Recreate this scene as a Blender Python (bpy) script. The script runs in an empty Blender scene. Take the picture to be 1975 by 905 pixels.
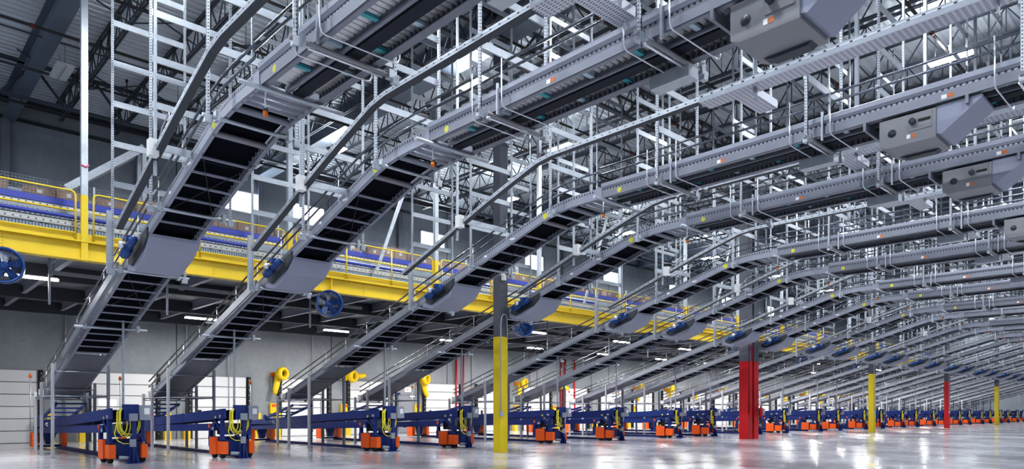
import bpy, math, random
from mathutils import Vector, Matrix
R = random.Random(7)
PI = math.pi
scene = bpy.context.scene
COL = scene.collection

# ------------------------------------------------------------------ mesh builder
class MB:
    def __init__(s): s.v = []; s.f = []; s.m = []; s.sm = []; s.mi = 0
    def face(s, idx, smooth=False): s.f.append(idx); s.m.append(s.mi); s.sm.append(smooth)
    def quad(s, a, b, c, d):
        n = len(s.v); s.v += [tuple(a), tuple(b), tuple(c), tuple(d)]; s.face((n, n+1, n+2, n+3)); return s
    def box(s, x0, x1, y0, y1, z0, z1):
        n = len(s.v)
        s.v += [(x0,y0,z0),(x1,y0,z0),(x1,y1,z0),(x0,y1,z0),(x0,y0,z1),(x1,y0,z1),(x1,y1,z1),(x0,y1,z1)]
        for q in ((0,3,2,1),(4,5,6,7),(0,1,5,4),(1,2,6,5),(2,3,7,6),(3,0,4,7)): s.face(tuple(n+i for i in q))
        return s
    def bar(s, p0, p1, w, h, up=(0,0,1)):
        """rectangular bar between two points, w across, h along up"""
        p0 = Vector(p0); p1 = Vector(p1); d = (p1-p0).normalized(); up = Vector(up)
        if abs(d.dot(up)) > .98: up = Vector((0,1,0))
        a = d.cross(up).normalized(); b = a.cross(d).normalized()
        a = a*(w/2); b = b*(h/2); n = len(s.v)
        for p in (p0, p1):
            for q in (-a-b, a-b, a+b, -a+b): s.v.append(tuple(p+q))
        for q in ((0,3,2,1),(4,5,6,7),(0,1,5,4),(1,2,6,5),(2,3,7,6),(3,0,4,7)): s.face(tuple(n+i for i in q))
        return s
    def tube(s, pts, r, k=8, caps=True):
        pts = [Vector(p) for p in pts]; n0 = len(s.v); prev = None
        for i, p in enumerate(pts):
            if i == 0: d = pts[1]-pts[0]
            elif i == len(pts)-1: d = pts[-1]-pts[-2]
            else: d = (pts[i+1]-p).normalized()+(p-pts[i-1]).normalized()
            d.normalize()
            if prev is None:
                t = Vector((0,0,1)) if abs(d.z) < .9 else Vector((1,0,0))
                a = d.cross(t).normalized()
            else:
                a = (prev - d*prev.dot(d)).normalized()
            prev = a; b = d.cross(a)
            rr = r[i] if isinstance(r, (list, tuple)) else r
            for j in range(k):
                t = 2*PI*j/k; s.v.append(tuple(p + a*(math.cos(t)*rr) + b*(math.sin(t)*rr)))
        for i in range(len(pts)-1):
            for j in range(k):
                a0 = n0+i*k+j; a1 = n0+i*k+(j+1)%k
                s.face((a0, a1, a1+k, a0+k), True)
        if caps:
            s.face(tuple(n0+j for j in range(k))[::-1]); e = n0+(len(pts)-1)*k
            s.face(tuple(e+j for j in range(k)))
        return s
    def prism(s, prof, axis, a0, a1):
        """closed 2D profile extruded along an axis: 'x' profile (y,z); 'y' profile (x,z); 'z' profile (x,y)"""
        n = len(s.v); k = len(prof)
        for a in (a0, a1):
            for (p, q) in prof:
                s.v.append({'x': (a,p,q), 'y': (p,a,q), 'z': (p,q,a)}[axis])
        for i in range(k): s.face((n+i, n+(i+1)%k, n+k+(i+1)%k, n+k+i))
        s.face(tuple(range(n, n+k))[::-1]); s.face(tuple(range(n+k, n+2*k)))
        return s
    def strip(s, path, x0, x1, d0, d1):
        """wall of constant height following a (y,z) path, between x0 and x1, from d0 to d1 above the path"""
        n = len(s.v); k = len(path)
        for i, (y, z) in enumerate(path):
            for (x, d) in ((x0,d0),(x1,d0),(x1,d1),(x0,d1)): s.v.append((x, y, z+d))
        for i in range(k-1):
            a = n+4*i
            for j in range(4): s.face((a+j, a+(j+1)%4, a+4+(j+1)%4, a+4+j))
        s.face((n+3,n+2,n+1,n)); e = n+4*(k-1); s.face((e,e+1,e+2,e+3))
        return s
    def lathe(s, prof, c, axis, k=20):
        """profile [(r, t)] revolved about axis through c"""
        c = Vector(c); d = Vector(axis).normalized(); t = Vector((0,0,1)) if abs(d.z) < .9 else Vector((1,0,0))
        a = d.cross(t).normalized(); b = d.cross(a); n = len(s.v)
        for (r, t) in prof:
            for j in range(k):
                q = 2*PI*j/k; s.v.append(tuple(c + d*t + (a*math.cos(q)+b*math.sin(q))*r))
        for i in range(len(prof)-1):
            for j in range(k):
                a0 = n+i*k+j; a1 = n+i*k+(j+1)%k; s.face((a0,a1,a1+k,a0+k), True)
        return s
    def build(s, name, mats, parent=None):
        me = bpy.data.meshes.new(name); me.from_pydata(s.v, [], s.f)
        if not isinstance(mats, (list, tuple)): mats = [mats]
        for m in mats: me.materials.append(m)
        me.polygons.foreach_set('material_index', s.m); me.polygons.foreach_set('use_smooth', s.sm)
        me.update()
        o = bpy.data.objects.new(name, me); COL.objects.link(o)
        if parent: o.parent = parent
        return o

def tag(o, label=None, cat=None, group=None, kind=None):
    if label: o['label'] = label
    if cat: o['category'] = cat
    if group: o['group'] = group
    if kind: o['kind'] = kind
    return o
def thing(name, loc, label, cat, group=None):
    o = bpy.data.objects.new(name, None); COL.objects.link(o); o.location = loc; o.empty_display_size = .2
    return tag(o, label, cat, group)
def struct(name, mb, m): return tag(mb.build(name, m), kind='structure')
KIDS = {}
def kids(o):
    if o.name not in KIDS: KIDS[o.name] = list(o.children)
    return KIDS[o.name]
def dup(o, loc, label, group=None, parent=None):
    c = o.copy(); COL.objects.link(c)
    if parent is None:
        c.location = loc; c['label'] = label
        if group: c['group'] = group
    else: c.parent = parent
    for ch in kids(o): dup(ch, None, None, None, c)
    return c
ONES = 'first second third fourth fifth sixth seventh eighth ninth tenth eleventh twelfth thirteenth fourteenth fifteenth sixteenth seventeenth eighteenth nineteenth'.split()
def nth(i):
    """0 -> first"""
    if i < 19: return ONES[i]
    n = i+1; t = {2:'twent',3:'thirt',4:'fort',5:'fift',6:'sixt',7:'sevent'}[n//10]
    return t+'ieth' if n % 10 == 0 else t+'y-'+ONES[n%10-1]

# ------------------------------------------------------------------ materials
def nodes(name):
    m = bpy.data.materials.new(name); m.use_nodes = True
    nt = m.node_tree; b = nt.nodes['Principled BSDF']; return m, nt, b
def mat(name, col, rough=.5, metal=0., noise=.12, scale=6., emit=None, es=0., coat=0., spec=.5):
    m, nt, b = nodes(name)
    b.inputs['Roughness'].default_value = rough; b.inputs['Metallic'].default_value = metal
    b.inputs['Specular IOR Level'].default_value = spec
    b.inputs['Coat Weight'].default_value = coat
    if noise:
        tc = nt.nodes.new('ShaderNodeTexCoord'); nz = nt.nodes.new('ShaderNodeTexNoise')
        nz.inputs['Scale'].default_value = scale; nz.inputs['Detail'].default_value = 3
        nt.links.new(tc.outputs['Object'], nz.inputs['Vector'])
        mr = nt.nodes.new('ShaderNodeMapRange'); mr.inputs[3].default_value = 1-noise; mr.inputs[4].default_value = 1+noise
        nt.links.new(nz.outputs['Fac'], mr.inputs[0])
        mx = nt.nodes.new('ShaderNodeMix'); mx.data_type = 'RGBA'; mx.blend_type = 'MULTIPLY'; mx.inputs[0].default_value = 1
        mx.inputs[6].default_value = (*col, 1); nt.links.new(mr.outputs[0], mx.inputs[7])
        nt.links.new(mx.outputs[2], b.inputs['Base Color'])
    else: b.inputs['Base Color'].default_value = (*col, 1)
    if emit:
        b.inputs['Emission Color'].default_value = (*emit, 1); b.inputs['Emission Strength'].default_value = es
    return m
def perf(name, col, hole, axis, pitch, duty, metal=.35, rough=.4, axis2=None, pitch2=.05, duty2=.5):
    """sheet metal with a row of holes at a pitch along one object axis"""
    m, nt, b = nodes(name); L = nt.links.new
    tc = nt.nodes.new('ShaderNodeTexCoord'); sx = nt.nodes.new('ShaderNodeSeparateXYZ'); L(tc.outputs['Object'], sx.inputs[0])
    d = nt.nodes.new('ShaderNodeMath'); d.operation = 'DIVIDE'; L(sx.outputs[axis], d.inputs[0]); d.inputs[1].default_value = pitch
    fr = nt.nodes.new('ShaderNodeMath'); fr.operation = 'FRACT'; L(d.outputs[0], fr.inputs[0])
    lt = nt.nodes.new('ShaderNodeMath'); lt.operation = 'LESS_THAN'; L(fr.outputs[0], lt.inputs[0]); lt.inputs[1].default_value = duty
    fac = lt.outputs[0]
    if axis2 is not None:
        d2 = nt.nodes.new('ShaderNodeMath'); d2.operation = 'DIVIDE'; L(sx.outputs[axis2], d2.inputs[0]); d2.inputs[1].default_value = pitch2
        f2 = nt.nodes.new('ShaderNodeMath'); f2.operation = 'FRACT'; L(d2.outputs[0], f2.inputs[0])
        l2 = nt.nodes.new('ShaderNodeMath'); l2.operation = 'LESS_THAN'; L(f2.outputs[0], l2.inputs[0]); l2.inputs[1].default_value = duty2
        ml = nt.nodes.new('ShaderNodeMath'); ml.operation = 'MULTIPLY'; L(fac, ml.inputs[0]); L(l2.outputs[0], ml.inputs[1]); fac = ml.outputs[0]
    mx = nt.nodes.new('ShaderNodeMix'); mx.data_type = 'RGBA'; L(fac, mx.inputs[0])
    mx.inputs[6].default_value = (*col, 1); mx.inputs[7].default_value = (*hole, 1)
    L(mx.outputs[2], b.inputs['Base Color']); b.inputs['Metallic'].default_value = metal; b.inputs['Roughness'].default_value = rough
    return m
def concrete(name, c1, c2, scale, rough, streak=None, bump=0):
    m, nt, b = nodes(name); L = nt.links.new
    tc = nt.nodes.new('ShaderNodeTexCoord'); mp = nt.nodes.new('ShaderNodeMapping'); L(tc.outputs['Object'], mp.inputs[0])
    if streak: mp.inputs['Scale'].default_value = streak
    n1 = nt.nodes.new('ShaderNodeTexNoise'); n1.inputs['Scale'].default_value = scale; n1.inputs['Detail'].default_value = 7; n1.inputs['Roughness'].default_value = .62
    L(mp.outputs[0], n1.inputs['Vector'])
    cr = nt.nodes.new('ShaderNodeValToRGB'); cr.color_ramp.elements[0].position = .32; cr.color_ramp.elements[1].position = .7
    cr.color_ramp.elements[0].color = (*c1, 1); cr.color_ramp.elements[1].color = (*c2, 1); L(n1.outputs['Fac'], cr.inputs[0])
    n2 = nt.nodes.new('ShaderNodeTexNoise'); n2.inputs['Scale'].default_value = scale*14; n2.inputs['Detail'].default_value = 4; L(tc.outputs['Object'], n2.inputs['Vector'])
    mr = nt.nodes.new('ShaderNodeMapRange'); mr.inputs[3].default_value = .86; mr.inputs[4].default_value = 1.12; L(n2.outputs['Fac'], mr.inputs[0])
    mx = nt.nodes.new('ShaderNodeMix'); mx.data_type = 'RGBA'; mx.blend_type = 'MULTIPLY'; mx.inputs[0].default_value = 1
    L(cr.outputs[0], mx.inputs[6]); L(mr.outputs[0], mx.inputs[7]); L(mx.outputs[2], b.inputs['Base Color'])
    b.inputs['Roughness'].default_value = rough
    return m, nt, b, n1, n2

GALV = mat('galvanized_steel', (.43,.46,.50), .38, .45, .16, 9)
GALVD = mat('dull_galvanized_steel', (.27,.29,.33), .45, .4, .15, 9)
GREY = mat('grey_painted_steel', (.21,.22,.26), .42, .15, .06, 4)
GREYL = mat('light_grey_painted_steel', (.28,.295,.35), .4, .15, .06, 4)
PAN = mat('grey_sheet_pan', (.17,.175,.21), .45, .1, .08, 2)
HOUS = mat('grey_drive_housing', (.28,.295,.37), .5, .1, .05, 2)
HOUSB = mat('warm_grey_drive_box', (.23,.23,.245), .5, .1, .06, 2)
BELT = mat('black_rubber_belt', (.004,.005,.010), .8, 0, .2, 5, spec=.08)
BELTS = mat('slate_drive_belt', (.022,.025,.034), .7, 0, .1, 5, spec=.2)
DARK = mat('dark_steel', (.05,.055,.065), .5, .2, .1, 5)
JOIST = mat('dark_grey_joist_paint', (.07,.08,.10), .55, .1, .12, 3)
GIRD = mat('grey_girder_paint', (.15,.18,.23), .5, .1, .08, 2)
PIPE = mat('black_sprinkler_pipe', (.025,.022,.024), .45, .1, .1, 4)
RUST = mat('red_brown_coupling', (.16,.03,.02), .6, 0, .1, 8)
TUBE = mat('bright_rail_tube', (.16,.175,.21), .2, .75, .05, 6)
CHROME = mat('zinc_rod', (.72,.74,.78), .28, .6, .05, 6)
ROLL = mat('steel_roller', (.62,.61,.62), .35, .3, .08, 3)
TEAL = mat('teal_spring_bracket', (.06,.30,.34), .5, .1, .05, 4)
TEALW = mat('pale_carrier_bracket', (.40,.52,.58), .45, .2, .05, 4)
BLUE = mat('navy_machine_paint', (.007,.028,.17), .42, .05, .10, 3, coat=.06)
BLUEM = mat('blue_motor_paint', (.012,.055,.20), .35, .15, .08, 6)
BLUER = mat('blue_conveyor_rail', (.05,.07,.36), .4, .1, .05, 3)
ORANGE = mat('orange_guard_paint', (.82,.125,.010), .42, 0, .05, 5)
AMBER = mat('amber_beacon_lens', (.55,.14,.01), .3, 0, 0, 1, (1,.25,.01), .03)
YEL = mat('safety_yellow_paint', (.72,.52,.03), .42, 0, .07, 2)
YELD = mat('yellow_column_paint', (.70,.53,.012), .42, 0, .05, 2)
YELC = mat('yellow_cable', (.82,.72,.06), .45, 0, .05, 6)
YELF = mat('yellow_dock_fan', (.80,.55,.01), .45, 0, .05, 4)
RED = mat('red_column_paint', (.50,.008,.014), .38, 0, .08, 2)
REDS = mat('red_plastic', (.6,.02,.02), .4, 0, 0, 1)
COLG = mat('dark_grey_column_paint', (.10,.105,.13), .45, .05, .08, 2)
COLM = mat('mid_grey_column_paint', (.19,.20,.24), .45, .05, .08, 2)
CTRL = mat('grey_control_box', (.30,.32,.37), .4, .1, .05, 6)
WHITE = mat('white_plastic', (.75,.75,.74), .45, 0, .04, 6)
STICK = mat('white_sticker', (.80,.80,.82), .5, 0, 0, 1)
STICKO = mat('orange_sticker', (.55,.16,.05), .5, 0, 0, 1)
STICKY = mat('yellow_sticker', (.62,.60,.05), .5, 0, 0, 1)
RUBBER = mat('black_tyre_rubber', (.012,.012,.013), .7, 0, .2, 9)
CARD = mat('brown_cardboard', (.36,.24,.17), .8, 0, .1, 5)
CARD2 = mat('pale_brown_cardboard', (.42,.29,.21), .8, 0, .1, 5)
TAPE = mat('white_box_label', (.75,.73,.7), .6, 0, 0, 1)
DOORP = mat('white_dock_door_panel', (.72,.73,.74), .5, 0, .03, 2)
DOORS = mat('grey_door_seam', (.35,.36,.38), .6, 0, 0, 1)
GREYD = mat('grey_exit_door', (.25,.26,.29), .5, 0, .05, 2)
CHAN = mat('cream_channel_steel', (.46,.46,.45), .45, .2, .05, 4)
CONDUIT = mat('grey_conduit', (.42,.44,.48), .4, .4, .05, 5)
LED = mat('lit_led_panel', (.9,.9,.9), .5, 0, 0, 1, (1,.98,.95), 16)
LEDM = mat('lit_led_strip', (.9,.9,.9), .5, 0, 0, 1, (1,.97,.92), 10)
LEGW = mat('pale_grey_leg_paint', (.46,.46,.48), .45, .1, .04, 4)
PANE = mat('daylit_window_pane', (.8,.85,.9), .2, 0, 0, 1, (.86,.93,1), 7)
PANED = mat('daylit_door_lite', (.8,.85,.9), .2, 0, 0, 1, (.92,.96,1), 3.5)
EXITW = mat('exit_sign_face', (.8,.75,.75), .5, 0, 0, 1, (1,.8,.8), .6)
EXITR = mat('exit_sign_red', (.6,.02,.03), .5, 0, 0, 1, (1,.05,.06), .5)
PINK = mat('pink_ribbon', (.75,.12,.22), .6, 0, 0, 1)
UNLIT = mat('unlit_fixture_white', (.62,.63,.64), .4, .1, .1, 8)
STEELF = mat('fan_blade_metal', (.62,.63,.66), .3, .5, .05, 5)
PERFZ = perf('post_hole_row', (.52,.55,.6), (.06,.06,.07), 2, .05, .42)
PERFY = perf('rail_hole_row', (.30,.31,.37), (.03,.03,.035), 1, .076, .42)
PERFT = perf('tray_hole_row', (.44,.46,.50), (.02,.02,.025), 1, .17, .22)
PERFS = perf('tray_slot_row', (.55,.56,.62), (.14,.14,.16), 1, .07, .6, axis2=0, pitch2=.045, duty2=.4)
PERFX = perf('channel_hole_row', (.60,.62,.66), (.03,.03,.035), 0, .16, .25)
SLATX = perf('slotted_bed', (.40,.46,.54), (.12,.15,.2), 0, .07, .4)

# floor: polished concrete with long darker bands, partly painted-in reflections of dark things, and control joints
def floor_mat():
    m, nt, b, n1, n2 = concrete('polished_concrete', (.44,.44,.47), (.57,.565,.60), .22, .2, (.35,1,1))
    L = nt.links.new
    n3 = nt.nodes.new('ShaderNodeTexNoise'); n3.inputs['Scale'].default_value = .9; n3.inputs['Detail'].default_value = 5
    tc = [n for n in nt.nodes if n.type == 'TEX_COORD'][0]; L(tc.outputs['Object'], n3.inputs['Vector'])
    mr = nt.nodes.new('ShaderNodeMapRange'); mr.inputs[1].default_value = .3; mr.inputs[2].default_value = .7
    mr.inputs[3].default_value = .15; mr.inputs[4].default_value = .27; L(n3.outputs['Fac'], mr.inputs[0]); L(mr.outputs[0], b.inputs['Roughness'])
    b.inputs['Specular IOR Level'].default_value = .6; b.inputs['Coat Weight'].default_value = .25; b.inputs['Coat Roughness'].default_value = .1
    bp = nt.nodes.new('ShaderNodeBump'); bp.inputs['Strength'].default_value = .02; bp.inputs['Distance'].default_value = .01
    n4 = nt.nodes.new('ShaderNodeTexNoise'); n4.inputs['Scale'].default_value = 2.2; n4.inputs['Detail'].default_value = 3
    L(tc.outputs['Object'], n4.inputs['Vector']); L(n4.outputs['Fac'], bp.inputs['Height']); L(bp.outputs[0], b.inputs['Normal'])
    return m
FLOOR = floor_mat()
CONC, *_ = concrete('tilt_up_concrete', (.225,.25,.275), (.35,.37,.385), .35, .8, (1,1,.5))
DECKM = mat('white_roof_deck', (.72,.76,.80), .45, .25, .1, .6)
DECKD = mat('dark_platform_underside', (.22,.23,.26), .5, .2, .1, 1)
MBEAM = mat('platform_joist_paint', (.30,.32,.37), .45, .1, .08, 2)

# ------------------------------------------------------------------ layout constants (metres; X along the row, Y toward the dock wall)
XT = [4.73,7.40,12.12,15.22,20.04,23.73,28.2,31.3,36.0,39.2,43.9,46.9,51.4]
while XT[-1] < 99: XT.append(XT[-2]+7.75)
XC = [4.53,7.42,11.90,15.10,19.82,23.36,27.75,30.95]
XC += [x-.36 for x in XT[8:]]
N = len(XT); FULL = 9
WALLY = 33.2; WALLZ = 13.6; MY = 20.5; X0, X1 = -14, 106

# ------------------------------------------------------------------ setting
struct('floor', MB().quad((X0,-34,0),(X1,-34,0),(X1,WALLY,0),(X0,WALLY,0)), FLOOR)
struct('wall_left', MB().box(X0,X1,WALLY,WALLY+.25,0,WALLZ), CONC)
struct('wall_right', MB().box(X1,X1+.25,-34,WALLY+.25,0,WALLZ), CONC)
mb = MB()   # corrugated deck, ribs along X
pr = []; y = -34.
while y < WALLY:
    pr += [(y,13.62),(y+.11,13.62),(y+.15,13.54),(y+.26,13.54)]; y += .30
mb2 = MB()
for i, (yy, zz) in enumerate(pr): mb2.v += [(X0,yy,zz),(X1,yy,zz)]
for i in range(len(pr)-1): mb2.face((2*i,2*i+1,2*i+3,2*i+2))
struct('ceiling', mb2, DECKM)
mb = MB()
for x in [2.9+7.7*i for i in range(14)]: mb.box(x-.02,x+.02,WALLY-.012,WALLY,0,WALLZ)
mb.box(X0,X1,WALLY-.08,WALLY,12.62,12.74)
mb.box(X0,X1,WALLY-.2,WALLY,13.3,13.5)
struct('trim_1', mb, DARK)

# ------------------------------------------------------------------ roof: girders, joists, sprinkler pipes, lamps
GX = [4.4,14.45,29.7,45.0,60.2,75.5]
for i, x in enumerate(GX):
    t = thing('roof_girder', (x,0,12.55), 'deep grey wide-flange roof girder running to the dock wall, '+nth(i)+' from the left', 'girder', 'roof girders')
    w = .22 if i == 0 else .3
    MB().box(-w,w,-12,WALLY-.02,0,.04).build('bottom_flange', GIRD, t)
    MB().box(-.02,.02,-12,WALLY-.02,.04,.9).build('web', GIRD, t)
    MB().box(-w,w,-12,WALLY-.02,.9,.94).build('top_flange', GIRD, t)
def make_joist(label):
    t = thing('roof_joist', (0,0,12.6), label, 'roof joist', 'roof joists')
    for nm, z in (('bottom_chord',0),('top_chord',.82)):
        MB().box(-.07,-.02,-12 if z else -12,WALLY-.1 if z else WALLY-1.2,z,z+.06).box(.02,.07,-12,WALLY-.1 if z else WALLY-1.2,z,z+.06).build(nm, JOIST, t)
    wb = MB(); y = -12.; up = True
    while y < WALLY-1.6:
        wb.bar((0,y,.03),(0,y+.55,.85),.035,.035); wb.bar((0,y+1.1,.03),(0,y+.55,.85),.035,.035); wb.bar((0,y+.55,.03),(0,y+.55,.85),.028,.028); y += 1.1
    wb.build('web_bars', JOIST, t)
    return t
jx = []
x = 5.93-1.93*4
while x < 72:
    if min(abs(x-g) for g in GX) > .5: jx.append(x)
    x += 1.93
jp = None
for i, x in enumerate(jx):
    lb = 'dark open-web steel roof joist, '+nth(i)+' in the roof from the left'
    if jp is None: jp = make_joist(lb); jp.location = (x,0,12.6)
    else: dup(jp, (x,0,12.6), lb, 'roof joists')
bx = MB()
for i, yy in enumerate([2.5,16,29.5]):   # joist girders across
    t = thing('joist_girder', (0,yy,12.2), 'deep dark roof truss crossing the joists, '+nth(i)+' out from the camera', 'truss', 'deep roof trusses')
    MB().box(-4,X1-1,-.09,.09,0,.09).build('bottom_chord', JOIST, t)
    MB().box(-4,X1-1,-.09,.09,1.25,1.34).build('top_chord', JOIST, t)
    wb = MB(); x = -4.
    while x < X1-3:
        wb.bar((x,0,.05),(x+.96,0,1.28),.07,.07); wb.bar((x+1.92,0,.05),(x+.96,0,1.28),.07,.07); x += 1.92
    wb.build('web_bars', JOIST, t)
for i, yy in enumerate([3,6.4,9.6,12.6,15.2,18.2,21,24,27.1,30.3]):
    t = thing('sprinkler_pipe', (0,yy,12.32), 'black sprinkler pipe under the roof joists, '+nth(len([3,6.4,9.6,12.6,15.2,18.2,21,24,27.1,30.3])-1-i)+' out from the dock wall', 'pipe', 'sprinkler pipes')
    MB().tube([(-6,0,0),(80,0,0)], .045, 8).build('pipe_run', PIPE, t)
    cp = MB(); hd = MB()
    for k in range(12): MB().tube([(-4.5+6.6*k,0,0),(-4.5+6.6*k,0,1.22)], .008, 5).build('pipe_hanger', PIPE, t)
    for k in range(13):
        xx = -4+6.4*k+(i%3)*1.3
        cp.tube([(xx,0,0),(xx+.12,0,0)], .065, 8)
        hd.tube([(xx+2,0,.02),(xx+2,0,.5)], .02, 6); hd.tube([(xx+2,0,.5),(xx+2,0,.58)], .05, 6)
    cp.build('coupling', RUST, t); hd.build('sprinkler_head', PIPE, t)
for i, yy in enumerate([10.8,19.5,25.2,31.4]):
    t = tag(MB().bar((-6,yy,12.62),(72,yy,12.62),.04,.04).build('joist_bridging', JOIST), 'thin dark angle bridging tying the roof joists, '+nth(3-i)+' from the dock wall', 'bridging', 'joist bridging')
for i in range(5):  # diagonal bridging seen as thin crosses
    for y0, nm_ in ((13.9,'nearest of three'), (22.6,'middle of three'), (28.4,'farthest of three')):
        t = MB(); x = 4.0+1.93*i
        t.bar((x,y0,13.4),(x+1.93,y0,12.65),.035,.035); t.bar((x,y0,12.65),(x+1.93,y0,13.4),.035,.035)
        tag(t.build('cross_bridging', JOIST), 'thin dark crossed bridging between roof joists, '+nth(i)+' bay from the left, '+nm_, 'bridging', 'cross bridging')
def area(loc, sx, sy, power, col=(.90,.95,1), rot=(0,0,0), spread=PI):
    l = bpy.data.lights.new('lamp', 'AREA'); l.shape = 'RECTANGLE'; l.size = sx; l.size_y = sy; l.energy = power; l.color = col; l.spread = spread
    o = bpy.data.objects.new('lamp_light', l); COL.objects.link(o); o.location = loc; o.rotation_euler = rot; return o
LAMPS = [(4.78,25.6,0),(14.35,25.7,1),(14.6,17.3,1),(24.0,6.2,1),(20.8,19.1,1),(24,25.7,1),(33.6,25.7,1),(33.6,16.4,1),(43.2,25.7,1),(43.2,16.4,1),(52.8,25.7,1),(52.8,16,1),(62.4,25.7,1),(62.4,16,1),
         (72,25.7,1),(72,16,1),(14.4,6.2,1),(33.6,6.2,1),(43.2,6.2,1),(4.8,6.2,1),(4.8,-3.5,1),(14.4,-3.5,1),(24,-3.5,1),(33.6,-3.5,1),(43,-4,1),(53,-4,1),(63,-4,1),(-4.8,16,1),(-4.8,25.7,1),(4.8,15.8,1),(-4.8,6,1),(5,-14,1),(20,-14,1),(35,-14,1),(50,-14,1),(66,-14,1),(82,6,1),(82,20,1),(95,6,1),(95,20,1),(102,12,1),(102,24,1),(103,1,1)]  # some are added: fill behind the camera, roof brightening at left, end-wall lighting
for i, (x, y, on) in enumerate(LAMPS):
    if on:
        area((x,y,11.84), .5, 1.2, 600); area((x,y,11.99), .5, 1.2, 750 if x < 8 else 85, rot=(PI,0,0))  # second light faces up, added at each fixture to brighten the roof deck
    if y < 0 or x < 0: continue
    rw = 'nearest the dock wall' if y > 22 else 'over the middle aisle' if y > 12 else 'over the open floor'
    key = (y > 22, y > 12); rk = sorted(q[0] for q in LAMPS if q[1] >= 0 and q[0] >= 0 and (q[1] > 22, q[1] > 12) == key).index(x)
    t = thing('high_bay_light', (x,y,11.85), ('lit' if on else 'unlit')+' white high-bay light in the row '+rw+', '+nth(rk)+' from the left', 'light', 'high-bay lights')
    MB().box(-.24,.24,-.6,.6,.05,.11).build('housing', UNLIT, t)
    lm = MB()
    for k in (-1,1): lm.box(k*.12-.09,k*.12+.09,-.58,.58,.02,.05)
    lm.build('led_panel', LED if on else UNLIT, t)
    hg = MB()
    for k in (-1,1): hg.tube([(0,k*.4,.11),(0,k*.4,.75)], .006, 5)
    hg.build('hanger_wire', DARK, t)
# ------------------------------------------------------------------ dock wall: doors, windows, fans, bollards
def make_dock_door(label):
    t = thing('dock_door', (0,WALLY,0), label, 'dock door', 'dock doors')
    p = MB()
    for k in range(6): p.box(-1.22,1.22,-.09,-.02,k*.48+.02,k*.48+.465)
    dpn = p.build('door_panel', DOORP, t)
    MB().box(-1.22,1.22,-.03,-.015,0,2.9).build('seam_backing', DOORS, t)
    w = MB().box(-.95,-.30,-.098,-.088,1.50,1.74); w.build('window_pane', PANED, dpn)
    k2 = MB().box(-1.0,-.85,-.12,-.09,1.06,1.32).box(-1.0,-.85,-.12,-.09,.42,.68); k2.build('latch_plate', RUBBER, dpn)
    for sgn in (-1,1):
        tr = MB().box(sgn*1.36-.07,sgn*1.36+.07,-.16,-.01,.0,2.95 if sgn<0 else 2.9)
        for k in range(11): 
            tr.mi = 1; tr.box(sgn*1.36-.015,sgn*1.36+.015,-.166,-.158,.25+k*.25,.28+k*.25); tr.mi = 0
        tr.build('track', [RUBBER, WHITE], t)
    return t
DX = [4.10,8.45,12.5,16.75,20.6,25.6]
while DX[-1] < 96: DX.append(DX[-1]+4.0)
dp = None
for i, x in enumerate(DX):
    lb = 'white sectional dock door with small window, '+nth(i)+' from the left along the wall'
    if dp is None: dp = make_dock_door(lb); dp.location.x = x
    else: dup(dp, (x,WALLY,0), lb)
    if i < 14:
        for sgn in ((-1,1) if i < 6 else (1,)):
            xx = x+sgn*1.62
            if 22.2 < xx < 23.9: continue
            t = thing('bollard', (xx,WALLY-.45,0), 'yellow square bollard '+('left' if sgn<0 else 'right')+' of the '+nth(i)+' dock door', 'bollard', 'yellow bollards')
            MB().box(-.13,.13,-.13,.13,.02,1.18).build('post', YEL, t); MB().box(-.16,.16,-.16,.16,0,.02).build('base_plate', YEL, t)
def make_dock_fan(label, ang):
    t = thing('dock_fan', (0,WALLY,3.0), label, 'dock fan', 'yellow dock fans')
    MB().box(-.12,.02,-.14,0,-.12,.2).build('wall_bracket', YELF, t)
    MB().lathe([(.17,-.02),(.30,0),(.33,.12),(.33,.2),(.27,.3),(.20,.3),(.17,.22),(.17,0)], (0,-.45,.1), (.35,-.94,0), 20).build('fan_drum', YELF, t)
    MB().lathe([(.0,.05),(.17,.05)], (0,-.45,.1), (.35,-.94,0), 20).build('fan_grille', DARK, t)
    a = math.radians(ang)
    dx, dz = math.cos(a), math.sin(a)
    MB().tube([(0,-.3,.1),(dx*.35,-.34,.05+dz*.35),(dx*.7,-.4,dz*.7),(dx*.9+.02,-.45,dz*.95)], [.16,.15,.14,.10], 12).build('air_arm', YELF, t)
    MB().box(-.32,-.2,-.12,-.02,-.02,.16).build('amber_lamp', ORANGE, t)
    MB().tube([(-.26,-.06,-.02),(-.28,-.06,-.8)], .02, 6).build('cable', CONDUIT, t)
    return t
FX = [(15.3,250),(19.2,12),(23.95,-75),(31.9,250),(35.5,-10),(44.7,-100)]
while FX[-1][0] < 90: FX.append((FX[-1][0]+4.2, FX[len(FX)-4][1]))
for i, (x, a) in enumerate(FX):
    t = make_dock_fan('yellow dock fan with round drum and arm on the wall, '+nth(i)+' from the left', a); t.location.x = x
    if i < 7:
        b = thing('dock_control_box', (x-.2,WALLY,1.35), 'small yellow and orange dock control box below the '+nth(i)+' yellow fan', 'control box', 'dock control boxes')
        MB().box(-.18,.18,-.16,0,-.2,.3).build('case', YELF, b); MB().box(-.12,.16,-.17,-.16,.12,.26).build('top_plate', ORANGE, b)
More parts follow.
